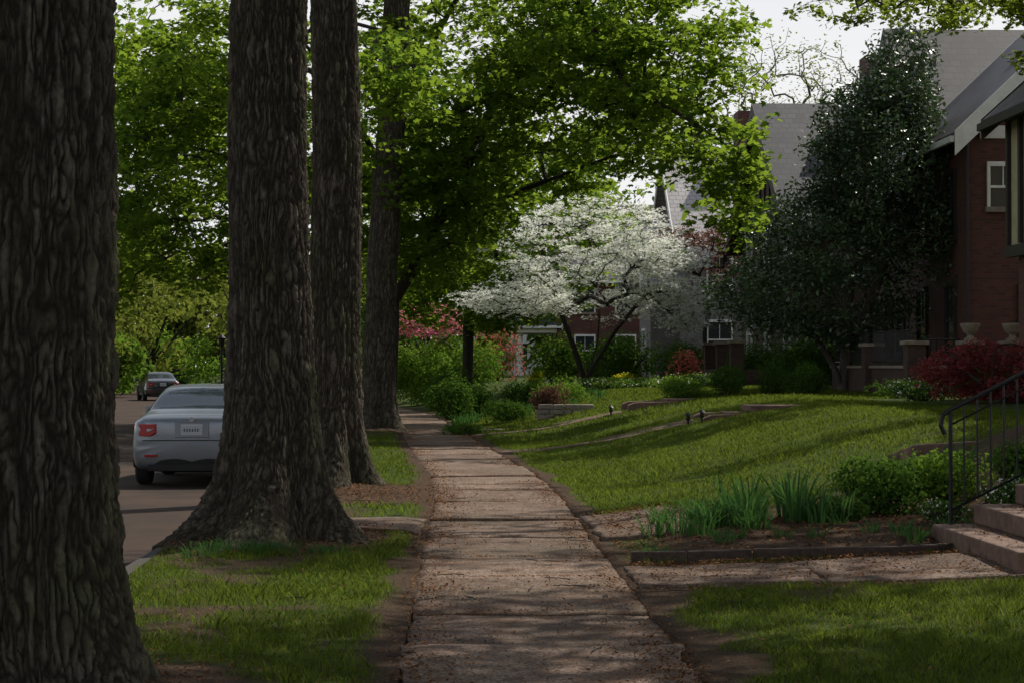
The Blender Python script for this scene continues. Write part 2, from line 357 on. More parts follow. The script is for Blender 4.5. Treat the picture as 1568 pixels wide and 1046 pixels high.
def tree(name,trunk,ell,nspray,nl,sr,sth,lsz,shape,lmat,bmat,seed,r0=.3,rtip=.008,thr=.42,freq=.45,limbs=(),minz=None,arc=.08,
         parent=None,jit=.5,extra=None,droop=.25,shell=.35,pw=.5,targets=None,second=None,seg=.6,clip=False,cut=None):
    rng=np.random.default_rng(seed); e=parent or empty(name)
    Tg=crown(rng,ell,nspray,thr,freq,seed,shell)
    if cut is not None: Tg=Tg[~cut(Tg)]
    if targets is not None: Tg=np.concatenate([Tg,targets])
    if clip: Tg=Tg[sunclip(Tg)]
    A,B,ra,rb=grow(rng,[trunk]+list(limbs),Tg,rtip,r0,pw,arc,minz=minz,seg=seg)
    V,F=frusta(A,B,ra,rb,6); npmesh('branches',V,F,bmat,e,smooth=True,pattr={'furrow':np.zeros(len(V))})
    n=len(Tg)*nl; c=np.repeat(Tg,nl,0); th=rng.uniform(0,2*np.pi,n); rr=sr*np.sqrt(rng.random(n))*np.repeat(rng.uniform(.6,1.25,len(Tg)),nl)
    P=c+np.stack([np.cos(th)*rr,np.sin(th)*rr,rng.normal(0,sth,n)-droop*rr**2/sr],-1)
    tl=np.repeat(rng.normal(0,.22,(len(Tg),2)),nl,0); P[:,2]+=(P[:,0]-c[:,0])*tl[:,0]+(P[:,1]-c[:,1])*tl[:,1]
    tone=np.repeat(rng.normal(.5,.16,len(Tg)),nl)+rng.normal(0,.17,n)
    if second:
        k=rng.random(n)<second[0]
        leaves('leaves',P[k],second[1],second[2],second[3],e,tone[k],rng,jit)
        P=P[~k]; tone=tone[~k]; leaves('blossoms',P,lsz,shape,lmat,e,tone,rng,jit)
    else: leaves('leaves',P,lsz,shape,lmat,e,tone,rng,jit)
    return e
def shrub(name,x,y,rx,ry,h,mat,ls=.06,n=2500,shape='diamond',seed=1,flower=None,z=None,lumps=7):
    rng=np.random.default_rng(seed); e=empty(name); z0=Hf(x,y) if z is None else z
    cs=[]
    for i in range(lumps):
        a=rng.uniform(0,6.28); q=rng.uniform(.15,.65); cs.append((x+rx*q*math.cos(a),y+ry*q*math.sin(a),z0+h*rng.uniform(.3,.68),rng.uniform(.35,.6)))
    cs.append((x,y,z0+h*.45,.7)); P=[];Nn=[]
    for cx,cy,cz,s in cs:
        m=n//len(cs); v=unit(rng.normal(0,1,(m,3))); r=(.68+.36*rng.random((m,1)))*(1+.6*(vn(v*2.6+seed,seed)-.5))[:,None]
        p=np.array([cx,cy,cz])+v*r*np.array([rx*s,ry*s,h*s*.78]); P.append(p); Nn.append(v)
    P=np.concatenate(P); Nn=np.concatenate(Nn); k=P[:,2]>z0-.02; P=P[k];Nn=Nn[k]
    tone=.45+rng.normal(0,.2,len(P))+.3*(vn(P*2.5,seed)-.5)
    if flower:
        q=rng.random(len(P))<flower[0]*(vn(P*1.5,seed+3)>.3)
        leaves('blossoms',P[q],flower[1],'diamond',flower[2],e,tone[q],rng,.6,Nn[q]); P=P[~q];Nn=Nn[~q];tone=tone[~q]
    leaves('leaves',P,ls,shape,mat,e,tone,rng,.6,unit(Nn+np.array([0,0,.5])),szvar=.45)
    m=14; A=np.tile([x,y,z0-.05],(m,1))+rng.normal(0,.06,(m,3))*[1,1,0]; th=rng.uniform(0,6.28,m)
    Bp=np.stack([x+np.cos(th)*rx*.6,y+np.sin(th)*ry*.6,z0+h*rng.uniform(.4,.8,m)],-1)
    V,F=frusta(A,Bp,np.full(m,.018),np.full(m,.006)); npmesh('stems',V,F,M['bark2'],e)
    return e
# ---------------------------------------------------------------- ground
def axis(*segs):
    out=[]
    for a,b,n in segs: out+=list(np.linspace(a,b,n,endpoint=False))
    out.append(segs[-1][1]); return np.array(out)
xs=np.concatenate([axis((-900,-60,10),(-60,-11.75,16),(-11.75,-11.6,1)),[-11.59],axis((-9,-2.6,4)),[-2.51,-2.5+.005],axis((-2.4,-.3,20)),[-.258,-.25],axis((-.1,1.2,4)),[1.298,1.306],axis((1.38,9,66),(9,30,30),(30,900,14))])
xs=np.unique(xs); ys=axis((-60,4,10),(4,62,380),(62,130,80),(130,400,30),(400,1500,8))
XX,YY=np.meshgrid(xs,ys); X=XX+S(YY); Z=H(X,YY); V=np.stack([X,YY,Z],-1).reshape(-1,3)
nx=len(xs); i=np.arange(len(ys)-1)[:,None]*nx+np.arange(nx-1)[None]; F=np.stack([i,i+1,i+nx+1,i+nx],-1).reshape(-1,4)
npmesh('ground',V,F,M['ground'],smooth=True,pattr={'dirt':dirt(X.ravel(),YY.ravel())})
def strip(name,a,b,z,y0,y1,step,mat,tone=None):
    yy=np.arange(y0,y1+step,step); V=[];F=[]
    for q in yy: V+= [(a+S(q),q,z),(b+S(q),q,z)]
    F=[(2*k,2*k+1,2*k+3,2*k+2) for k in range(len(yy)-1)]
    return npmesh(name,V,F,mat)
strip('road',-11.6,-2.5,-.12,-60,600,3,M['road'])
B=Bld()
for a,b in ((-2.62,-2.47),(-11.75,-11.57)):
    yy=list(np.arange(-20,200,2.0))
    for k in range(len(yy)-1):
        y0,y1=yy[k]+.006,yy[k+1]-.006; s0,s1=S(y0),S(y1); z=.012+R0.normal(0,.006)
        B.add('stones',M['curb'],[(a+s0,y0,-.2),(b+s0,y0,-.2),(b+s1,y1,-.2),(a+s1,y1,-.2),(a+s0,y0,z),(b+s0,y0,z),(b+s1,y1,z),(a+s1,y1,z)],
          [(0,3,2,1),(4,5,6,7),(0,1,5,4),(1,2,6,5),(2,3,7,6),(3,0,4,7)])
B.emit('kerb',.015)
def slabs(name,rects,zt=0.0,curved=True):
    V=[];F=[];tn=[];rng=np.random.default_rng(5)
    for (a,b,y0,y1) in rects:
        nxs,nys=20,20; t1,t2=rng.normal(0,.010,2); zb=zt+rng.normal(0,.006); tone=rng.random()
        gx=np.linspace(0,1,nxs); gy=np.linspace(0,1,nys); GX,GY=np.meshgrid(gx,gy); yy=y0+GY*(y1-y0)
        ex=(.6*vn2(GY*0+a,yy,2.3,31)+.4*vn2(GY*0+a,yy,8,35)-.5)*.13; ex2=(.6*vn2(GY*0+b,yy,2.3,32)+.4*vn2(GY*0+b,yy,8,36)-.5)*.16
        x=a+(b-a)*GX+ex*(1-GX)+ex2*GX; y=yy+(vn2(x,GY*0+round(y0,2),5.,33)-.5)*.03*(1-2*GY)
        if curved: x=x+S(y)
        edge=np.minimum(np.minimum(GX,1-GX)*(b-a),np.minimum(GY,1-GY)*(y1-y0))
        z=zb+t1*(GX-.5)+t2*(GY-.5)*2+(vn2(x,y,3,34)-.5)*.016-.008*(edge<.001)
        if not curved: z=z+np.maximum(H(x,y),0)
        o=len(V); V+=list(map(tuple,np.stack([x,y,z],-1).reshape(-1,3)))
        for r in range(nys-1):
            for c in range(nxs-1): F.append((o+r*nxs+c,o+r*nxs+c+1,o+(r+1)*nxs+c+1,o+(r+1)*nxs+c)); tn.append(tone)
        ring=[r*nxs for r in range(nys)]+[(nys-1)*nxs+c for c in range(1,nxs)]+[r*nxs+nxs-1 for r in range(nys-2,-1,-1)]+[c for c in range(nxs-2,-1,-1)]
        m=len(V)
        for q in ring: p=V[o+q]; V.append((p[0],p[1],p[2]-.1))
        for q in range(len(ring)-1): F.append((o+ring[q],o+ring[q+1],m+q+1,m+q)); tn.append(tone)
    return npmesh(name,V,F,M['agg'],tone=tn,smooth=True)
rects=[];y=5.0
while y<130:
    L=R0.choice([1.15,1.6,1.75,2.1,2.5]); rects.append((-.25,1.30,y+.005,y+L-.005)); y+=L
slabs('sidewalk',rects)
slabs('garden_walk',[(1.40,2.75,14.3,15.85),(2.77,4.25,14.3,15.85)],.03,False)
slabs('front_walk',[(1.43,2.35,18.2,21.2)],.03,False)
slabs('kerb_walk',[(-1.3,-.24,18.7,20.9),(-2.38,-1.32,18.7,20.9)],.03,False)
# ---------------------------------------------------------------- grass
def grass(name,n,x0,x1,y0,y1,hh,wd,seed,dens=None):
    rng=np.random.default_rng(seed); y=y0+(y1-y0)*rng.random(n)**1.0; u=x0+(x1-x0)*rng.random(n); x=u+S(y)
    d=dirt(x,y); k=rng.random(n)>d*1.02+.0
    if dens is not None: k&=dens(x,y,rng)
    x=x[k];y=y[k];z=H(x,y)-.005; m=len(x); h=hh*rng.uniform(.35,1.25,m)*(0.4+1.2*vn2(x,y,2.2,40)); th=rng.uniform(0,2*np.pi,m); w=wd*rng.uniform(.7,1.3,m)
    ph=rng.uniform(0,2*np.pi,m); ln=h*rng.uniform(.1,1.1,m)
    b=np.stack([x,y,z],-1); s=np.stack([np.cos(th)*w/2,np.sin(th)*w/2,0*x],-1); t=np.stack([np.cos(ph)*ln,np.sin(ph)*ln,h],-1)
    md=t*np.array([.35,.35,.6])
    V=np.stack([b-s,b+s,b+md+s*.7,b+t,b+md-s*.7],1); F=np.arange(m*5).reshape(m,5)
    tone=.40+rng.normal(0,.24,m)+.9*(vn2(x,y,.9,41)-.5)
    return npmesh(name,V,F,M['grass'],tone=np.clip(tone,0,1))
notwalk=lambda x,y,r:~((y>18.6)&(y<21)&(x<0))
rw=lambda x,y,r:~(((y>14.2)&(y<16.0)&(x<4.4))|((y>18.1)&(y<21.3)&(x<2.35)))
grass('tree_lawn_grass',46000,-2.47,-.24,8.5,18.6,.055,.006,1,notwalk)
grass('tree_lawn_grass',30000,-2.47,-.28,21,62,.06,.012,2,notwalk)
grass('front_lawn_grass',66000,1.30,4.9,8.5,16.2,.055,.006,3,rw)
grass('front_lawn_grass',110000,1.36,8.5,21.0,40,.05,.012,4)
grass('front_lawn_grass',70000,1.4,11,40,66,.06,.022,5)
# litter
def litter(name,n,fn,seed,size=.028):
    rng=np.random.default_rng(seed); x,y=fn(rng,n); z=H(x,y)
    xs_=x-S(y); on=(xs_>-.25)&(xs_<1.3); z0=z; z=np.where(on,.014,z+.012)
    for a,b,c,d in ((1.38,4.25,14.3,15.85),(1.40,2.35,18.2,21.2),(-2.40,-.24,18.7,20.9)):
        z=np.where((x>a)&(x<b)&(y>c)&(y<d),z0+.050,z)
    P=np.stack([x,y,z],-1); leaves(name,P,size,'oval',M['lit'],None,rng.random(len(x)),rng,.35,szvar=.5)
def edgef(rng,n):
    y=8.5+45*rng.random(n)**1.5; side=rng.random(n)<.5; o=rng.normal(0,.06,n)+np.where(side,1,-1)*abs(rng.normal(0,.16,n)); keep=vn2(side*5.,y,1.2,50)**1.3>rng.random(n)*.7
    return ((np.where(side,-.25,1.3)+o)+S(y))[keep],y[keep]
litter('leaf_litter',26000,edgef,1,.022)
litter('leaf_litter',4500,lambda r,n:(r.uniform(-.25,1.3,n),8.5+22*r.random(n)),2,.015)
def jointf(r,n):
    k=np.array([q[3] for q in rects if 8<q[3]<40]); yy=r.choice(k,n)+r.normal(0,.035,n); x=r.uniform(-.25,1.3,n); kp=vn2(x,yy,2.5,60)>.5; return (x+S(yy))[kp],yy[kp]
litter('leaf_litter',5000,jointf,8,.018)
litter('leaf_litter',6500,lambda r,n:(r.uniform(1.5,5.2,n),r.uniform(15.7,21.5,n)),3,.035)
litter('leaf_litter',3500,lambda r,n:((-1.6+r.normal(0,.75,n)),18+r.normal(0,.8,n)),4,.03)
litter('leaf_litter',5500,lambda r,n:(r.uniform(-2.4,4.5,n),r.uniform(8.5,15,n)),5,.02)
litter('leaf_litter',2500,lambda r,n:((-1.1+r.normal(0,.6,n)),24.6+r.normal(0,1.0,n)),6,.03)
litter('leaf_litter',2000,lambda r,n:((-2.0+r.normal(0,.5,n)),10+r.normal(0,.8,n)),7,.025)
litter('leaf_litter',2200,lambda r,n:(r.uniform(1.4,4.2,n),r.uniform(14.0,16.1,n)),9,.025)
rng=np.random.default_rng(12); A=[];Bq=[]
for i in range(46):
    x=rng.uniform(-2.2,2.6); y=rng.uniform(9,24); z=max(Hf(x,y),0)+.018; a=rng.uniform(0,3.14)
    for k in range(3):
        L=rng.uniform(.04,.12); nx_,ny_=x+L*math.cos(a),y+L*math.sin(a); A.append((x,y,z));Bq.append((nx_,ny_,z+.003)); x,y=nx_,ny_; a+=rng.normal(0,.5)
V,F=frusta(np.array(A),np.array(Bq),np.full(len(A),.005),np.full(len(A),.003),5); npmesh('fallen_twigs',V,F,M['bark2'])
# ---------------------------------------------------------------- oak trunks
def oaktrunk(x,y,r,hf,Htop,seed,lean=(0,0),flare=1.0,na=300,dz=.018,e=None):
    rng=np.random.default_rng(seed); zz=np.concatenate([np.arange(-.15,hf,dz),np.linspace(hf,Htop,30)]); th=np.linspace(0,2*np.pi,na,endpoint=False)
    TH,ZZ=np.meshgrid(th,zz); zc=np.maximum(ZZ,0)
    lob=0
    for k,am in ((3,.25),(5,.38),(8,.15)): lob=lob+am*np.cos(k*TH+rng.uniform(0,6.28)+.15*zc)
    f=r*flare*(.85*np.exp(-zc/.36)*(.95+lob)+.22*np.exp(-zc/1.1)*(1+.5*lob))
    Rr=r*(1-.018*zc)+f+r*.05*np.cos(2*TH+seed)+r*.035*lob
    cx=x+lean[0]*ZZ/10+.03*np.sin(ZZ*.8+seed); cy=y+lean[1]*ZZ/10
    p=np.stack([np.cos(TH)*Rr,np.sin(TH)*Rr,ZZ],-1)
    wp=np.stack([vn(p*np.array([12,12,5.]),seed+1)-.5,vn(p*np.array([12,12,5.])+50,seed+2)-.5,(vn(p*np.array([7,7,4.])+90,seed+2)-.5)*3],-1)*.05
    wp+=np.stack([vn(p*np.array([2.5,2.5,1.1]),seed+7)-.5,vn(p*np.array([2.5,2.5,1.1])+50,seed+8)-.5,0*ZZ],-1)*.10
    wp+=np.stack([vn(p*np.array([40,40,16.]),seed+11)-.5,vn(p*np.array([40,40,16.])+50,seed+12)-.5,0*ZZ],-1)*.014
    q=(p+wp)*np.array([31,31,3.6])+seed*7.1
    a=abs(2*vn(q,seed)-1); b=abs(2*vn(q*np.array([1.3,1.3,1.5])+31,seed+5)-1); c=abs(2*vn(q*np.array([.5,.5,.55])+71,seed+6)-1)
    br=abs(2*vn((p+wp)*np.array([16,16,15.])+11,seed+14)-1)+.25   # short cross breaks in the ridges
    m=np.minimum(np.minimum(np.minimum(a,b*1.1),c*1.5),br*1.2)
    fur=np.clip(1-m/.44,0,1)
    fine=vn(p*np.array([90,90,40.]),seed+9); fine2=vn(p*np.array([45,45,14.]),seed+10)
    disp=-.026*fur**.65+.012*(fine-.5)+.014*(fine2-.5)+.02*(vn(p*np.array([5,5,1.5]),seed+3)-.5)
    Rr=Rr+disp
    V=np.stack([cx+np.cos(TH)*Rr,cy+np.sin(TH)*Rr,ZZ],-1).reshape(-1,3)
    i=np.arange(len(zz)-1)[:,None]*na+np.arange(na)[None]; j=np.arange(len(zz)-1)[:,None]*na+(np.arange(na)+1)[None]%na
    F=np.stack([i,j,j+na,i+na],-1).reshape(-1,4)
    npmesh('trunk',V,F,M['bark'],e,smooth=True,pattr={'furrow':np.clip(fur*.95,0,1)})
    return lambda z:(x+lean[0]*z/10+.03*math.sin(z*.8+seed),y+lean[1]*z/10,z)
specs=[(TR[0],.43,3.8,(-.1,0),.6,560,.011),(TR[1],.385,5.6,(.03,0),1.38,480,.014),(TR[2],.35,7,(-.05,0),1.0,340,.022),(TR[3],.40,11,(.5,0),.85,220,.04)]
for k,((tx,ty),r,hf,ln,fl,na,dz) in enumerate(specs):
    e=empty('oak_tree'); f=oaktrunk(tx,ty,r,hf,13,11+k*3,ln,fl,na,dz,e)
    top=f(11.0); a=f(8.5 if k<3 else 12.0)
    tree('x',[a,f(12.5 if k<3 else 13),(top[0]+.3,top[1],17)],[((top[0],top[1]+.5,15.5),(7.5,6.0,4.5),1)],560,24,.85,.16,.24,'diamond',M['oak'],M['bark2'],50+k,r0=.22,rtip=.014,thr=.34,freq=.3,
      parent=e,shell=.15,seg=1.0,minz=9,clip=True)
for k,(tx,ty,zc) in enumerate([(9.5,12.0,11.5),(12.6,26.0,12.5),(7.5,2.0,12.0)]):  # trees beside the view, added to shade the walk and near lawn
    tree('unseen_shade_tree',[(tx,ty,0),(tx,ty,5),(tx+.2,ty,13)],[((tx,ty,zc),(7.0,7.5,4.2),1)],840,26,.85,.15,.22,'diamond',M['oak'],M['bark2'],80+k,r0=.33,rtip=.014,thr=.31,freq=.3,shell=.15,seg=1.0,minz=5,clip=True)
# ---------------------------------------------------------------- maples
limbs=[[(-1.7,57,8.5),(.6,50.5,11.6),(2.4,45.8,11.2),(3.1,45,9.6),(4.0,44.5,7.9),(5.3,44,7.1),(6.8,43.5,6.0)],
 [(-1.7,57,3.2),(-.9,55.5,4.4),(.2,54,6.4),(1.2,53,8.5)],[(-1.7,57,4.0),(-.2,56,4.9),(2.0,54.5,6.4),(4.4,53,7.2)],
 [(-1.7,57,5.0),(-3.5,55,6.2),(-6,52,6.6)],[(-1.7,57,6.0),(.5,58,8.5),(3,58,10.5)],[(-1.7,57,7.0),(-3,50,9),(-3.2,42,8.6)]]
rg=np.random.default_rng(3)
lt=[]
for pl in ([(2.6,45.5,10.6),(3.1,45,9.6),(4.0,44.5,7.9),(5.3,44,7.1),(6.7,43.5,6.0)],):
    for q in range(95):
        i=rg.integers(0,len(pl)-1); f=rg.random(); p=np.array(pl[i])*(1-f)+np.array(pl[i+1])*f; lt.append(p+rg.normal(0,.8,3)*[1,1,.65]+[0,0,.15])
for q in range(40): lt.append(np.array([-1.3,41,7.5])+rg.normal(0,1,3)*[.8,1.0,.5])
for q in range(36): lt.append(np.array([6.3,44,5.7])+rg.normal(0,1,3)*[.4,.9,.7])
lt=np.array(lt); lt=lt[lt[:,0]<6.9]
tree('maple_tree',[(-1.7,57,-.1),(-1.6,57,3),(-1.7,57,7),(-1.5,57,13)],
  [((-1.5,56,8.5),(8.0,8.5,4.6),3),((-5.5,53,6.8),(3.6,6,3.4),1.4),((3.0,52.5,7.6),(4.4,6,2.8),1.3),((3.9,47,9.3),(3.3,4,1.9),.7),((-.4,52,6.2),(2.6,4,2.6),.5)],
  1950,42,.60,.07,.155,'maple',M['maple'],M['bark2'],21,r0=.3,rtip=.0075,thr=.40,freq=.55,limbs=limbs,minz=3,targets=lt,pw=.47,
  cut=lambda P:(P[:,2]<6.75+.25*vn(P*1.1,5)*2-.25)&(P[:,0]>2.0)|((P[:,2]<5.2)&(P[:,0]>.8))|(P[:,0]>7.0))
tree('maple_tree',[(.75,76,0),(.8,76,3),(.9,76,6),(.8,76,12)],[((.8,75.5,7.0),(6.5,6.5,4.2),1),((1.0,74,4.3),(4.0,3,1.3),.25)],700,34,.75,.08,.19,'maple',M['maple'],M['bark2'],22,r0=.38,rtip=.009,thr=.42,freq=.5,minz=2.6,
  cut=lambda P:(P[:,1]<71)&(P[:,0]>1.5))
tree('maple_tree',[(-12.6,60,0),(-12.6,60,3),(-12.4,60,12)],[((-11.6,60,8.4),(7.4,7,5.2),1)],850,36,.8,.09,.2,'maple',M['maple'],M['bark2'],23,r0=.3,rtip=.009,thr=.36,freq=.5,minz=2.6)
tree('maple_tree',[(12.6,41.0,0.9),(12.6,41,5),(12.4,41,11)],[((10.4,40,9.75),(4.9,3.5,1.15),1),((11.6,38.5,8.2),(.9,1.4,1.3),.15)],330,34,.42,.06,.12,'maple',M['maple_y'],M['bark2'],24,r0=.18,rtip=.005,thr=.42,freq=.6,minz=6)
# ---------------------------------------------------------------- dogwood
tree('dogwood_tree',[(4.6,66,.8),(4.7,66,2.0),(4.8,66,3.2)],[((4.9,66,5.2),(3.1,3.0,2.1),2.2),((6.6,65.5,4.6),(2.2,2,1.5),.9),((7.9,65.5,3.5),(1.0,1.2,.8),.25),((2.4,66,3.9),(2.3,2,.6),.45)],560,62,.50,.03,.125,'flower',M['dogw'],M['bark2'],31,r0=.11,rtip=.0055,thr=.38,freq=.9,
  limbs=[[(4.6,66,1.0),(4.2,65.8,2.2),(3.6,65.6,3.8)],[(4.65,66,1.3),(5.6,66,2.8),(6.6,66,4.0)],[(4.6,66,.9),(5.0,66.2,2.4),(5.2,66.3,5.0)]],minz=1.6,jit=.35,second=(.14,.09,'diamond',M['dogl']),droop=.12)
# ---------------------------------------------------------------- evergreen magnolia
tree('magnolia_tree',[(9.8,49,1),(9.9,49,3),(10.3,49,6),(10.8,49,9)],[((10.7,49,6.6),(1.75,2.2,2.4),1.5),((10.1,49,4.3),(2.9,2.8,2.2),2),((8.4,48.5,3.3),(2.0,2,1.0),.7),((11.2,49,8.6),(.95,1.2,1.5),.4)],1000,46,.42,.16,.125,'oval',M['magn'],M['bark3'],33,r0=.16,rtip=.006,thr=.38,freq=.9,minz=1.6,jit=.8,
  limbs=[[(9.8,49,1.2),(9.0,48.6,2.4),(7.9,48.4,3.4)],[(9.8,49,1.6),(10.6,49,3.5),(11.3,49,5.5)]])
tree('budding_tree',[(17.0,100,0),(17.0,100,8),(17.1,100,13)],[((17.1,100,14.6),(4.2,4,4.2),1)],420,8,.4,.2,.18,'diamond',M['dist'],M['bark3'],35,r0=.35,rtip=.012,thr=.3,freq=.4,minz=7,arc=.0,pw=.45)
tree('plum_tree',[(9.6,74,1),(9.6,74,3)],[((9.4,74,5.6),(2.4,2,1.3),1)],150,34,.5,.12,.12,'diamond',M['purp'],M['bark2'],36,r0=.1,minz=2.4)
tree('redbud_tree',[(-.7,86,.6),(-.7,86,2)],[((-.8,84.5,3.45),(1.9,1.4,.75),1)],120,34,.42,.1,.12,'diamond',M['pink'],M['bark2'],37,r0=.1,minz=1.5,thr=.42,second=(.2,.13,'diamond',M['shrubl']))
tree('japanese_maple',[(9.6,34.2,.9),(9.6,34.2,1.3)],[((9.5,34.2,1.55),(1.35,1.0,.5),1)],200,40,.22,.03,.06,'maple',M['red'],M['bark2'],38,r0=.05,rtip=.004,minz=1.05,thr=.3,droop=.6,seg=.2)
tree('yard_tree',[(19,120,0),(19,120,8)],[((19,120,9),(6,5,4.5),1)],260,30,.9,.2,.3,'diamond',M['dist2'],M['bark2'],39,r0=.3,minz=4)
# ---------------------------------------------------------------- shrubs
k=0
for nm,x,y,rx,ry,h,m,ls,n_,fl in [
 ('boxwood_shrub',6.5,46,.55,.5,.72,'box',.04,5000,None),('boxwood_shrub',7.5,46,.6,.5,.78,'box',.04,5000,None),('boxwood_shrub',8.25,45.3,.7,.6,.75,'box',.04,5500,None),
 ('boxwood_shrub',5.6,47.2,.7,.5,.5,'shrubl',.05,3500,None),
 ('azalea_shrub',7.5,62,.8,.6,1.2,'shrub',.06,3400,(.75,.08,'azal')),
 ('rhododendron_shrub',4.0,73,1.6,1.3,2.0,'shrubl',.11,5000,None),('rhododendron_shrub',6.3,72,1.9,1.4,1.9,'shrub',.12,5000,None),
 ('rhododendron_shrub',8.6,70,1.6,1.2,1.5,'shrub',.10,4500,None),
 ('garden_shrub',-.9,80,1.9,1.5,2.3,'shrubl',.12,6500,None),('garden_shrub',.6,84,2.0,1.5,2.4,'shrubl',.12,6000,None),('garden_shrub',-2.6,92,2.2,1.5,2.4,'dist',.14,5500,None),
 ('garden_shrub',-.1,72,1.0,.9,1.5,'shrub',.10,3500,None),('garden_shrub',.1,60,.8,.8,1.3,'shrub',.09,3500,None),('garden_shrub',.9,62,.9,.8,.9,'shrub',.09,3000,None),
 ('garden_shrub',1.6,54,.9,.8,.6,'shrub',.07,2600,None),('garden_shrub',3.2,57,.9,.8,.8,'shrubl',.07,2600,None),('garden_shrub',2.6,53,.6,.5,.85,'purp',.07,1800,None),
 ('garden_shrub',.35,47,.5,.6,.35,'shrub',.06,1500,None),('garden_shrub',2.2,61,1.0,.8,1.0,'shrub',.08,2600,None),
 ('azalea_shrub',2.2,90,1.5,1.2,2.8,'shrub',.1,4000,(.45,.12,'azal')),
 ('flowering_shrub',-2.4,82,.8,.8,1.0,'shrub',.09,2500,(.25,.09,'dogw')),
 ('daffodil_clump',6.1,68,.7,.5,.5,'shrubl',.07,1500,(.45,.09,'yel')),('daffodil_clump',3.3,75,.5,.5,.7,'shrubl',.07,1200,(.3,.09,'yel')),
 ('groundcover_shrub',7.4,60,2.0,1.0,.45,'shrubl',.08,3500,(.1,.07,'dogw')),('groundcover_shrub',5.2,62,1.8,1.0,.4,'shrubl',.08,3000,(.1,.07,'dogw')),
 ('groundcover_shrub',9.6,40.5,1.1,.6,.35,'shrub',.06,2500,None),('groundcover_shrub',8.9,37,.9,.6,.4,'shrub',.06,2200,(.15,.05,'dogw')),
 ('groundcover_shrub',9.9,36.5,.9,.5,.6,'shrub',.06,2400,None),
 ('bed_shrub',4.25,19.6,.55,.5,.55,'shrub',.05,4200,None),('bed_shrub',5.0,19.9,.6,.5,.55,'shrubl',.045,4200,None),('bed_shrub',5.5,19.0,.4,.4,.45,'shrub',.045,2600,None),
 ('bed_shrub',5.1,18.0,.4,.3,.35,'shrub',.035,2600,(.2,.03,'dogw')),('bed_shrub',3.75,18.9,.3,.3,.22,'shrub',.04,1500,None),('bed_shrub',4.5,17.9,.3,.3,.22,'shrub',.035,1500,(.15,.03,'dogw')),
 ('foundation_shrub',9.3,52,1.0,.8,1.2,'box',.08,4000,None),('foundation_shrub',10.6,57,1.2,1,1.6,'shrub',.1,4000,None),('foundation_shrub',9.8,62.5,1.3,1,1.3,'shrub',.1,4000,None),
 ]:
    k+=1; shrub(nm,x,y,rx,ry,h,M[m],ls,n_,seed=100+k,flower=(fl[0],fl[1],M[fl[2]]) if fl else None)
def straps(name,c,n,h,w,spread,seed,mat='iris',lean=.5):
    rng=np.random.default_rng(seed); c=np.array(c); m=len(c)*n; cc=np.repeat(c,n,0); th=rng.uniform(0,6.28,m); r=spread*np.sqrt(rng.random(m))
    x=cc[:,0]+np.cos(th)*r; y=cc[:,1]+np.sin(th)*r; z=H(x,y)-.01; hh=h*rng.uniform(.45,1.2,m); ln=hh*lean*rng.uniform(.1,1.3,m)
    dx=np.cos(th);dy=np.sin(th); ph=rng.uniform(0,3.14,m); s=np.stack([np.cos(ph)*w/2,np.sin(ph)*w/2,0*x],-1); b=np.stack([x,y,z],-1)
    rows=[]
    for t,wt in ((0,.8),(.35,1),(.7,.8),(1,.08)):
        pt=b+np.stack([dx*ln*t**2,dy*ln*t**2,hh*(t-.35*lean*t**3)],-1); rows+= [pt-s*wt,pt+s*wt]
    V=np.stack(rows,1); o=(np.arange(m)*8)[:,None,None]; q=np.array([[0,1,3,2],[2,3,5,4],[4,5,7,6]])[None]
    npmesh(name,V,(o+q).reshape(-1,4),M[mat],tone=np.clip(np.repeat(.5+rng.normal(0,.28,m),3),0,1))
rg=np.random.default_rng(8)
straps('iris_clump',[(3.15+rg.normal(0,.22),18.9+rg.normal(0,.3)) for i in range(7)],24,.52,.024,.13,1,lean=.45)
straps('iris_clump',[(3.65+rg.normal(0,.2),18.7+rg.normal(0,.25)) for i in range(5)],22,.40,.022,.13,2,lean=.6)
straps('daylily_clump',[(2.5+rg.normal(0,.24),18.6+rg.normal(0,.3)) for i in range(12)],38,.34,.015,.12,3,lean=.9)
straps('daylily_clump',[(3.2+rg.normal(0,.7),17.6+rg.normal(0,.35)) for i in range(10)],26,.16,.012,.08,13,lean=.9)
straps('liriope_clump',[(-1.95+rg.normal(0,.25),16.8+rg.normal(0,.12)) for i in range(10)],30,.17,.009,.1,4,lean=.9)
straps('liriope_clump',[(1.75+rg.normal(0,.05),16.7+rg.normal(0,.1)) for i in range(3)],26,.16,.009,.08,5,lean=.9)
straps('liriope_clump',[(-1.0+rg.normal(0,.08),16.9+rg.normal(0,.1)) for i in range(4)],22,.14,.009,.1,6,lean=.9)
straps('iris_clump',[(5.3+rg.normal(0,.3),21.6+rg.normal(0,.2)) for i in range(7)],22,.42,.024,.14,7,lean=.5)
straps('bulb_foliage',[(rg.uniform(.2,4.5),rg.uniform(54,66)) for i in range(60)],18,.32,.03,.2,8,lean=.6)
straps('bulb_foliage',[(rg.uniform(3.9,4.2),rg.uniform(16.7,17.1)) for i in range(3)],20,.22,.014,.08,9,lean=.9)
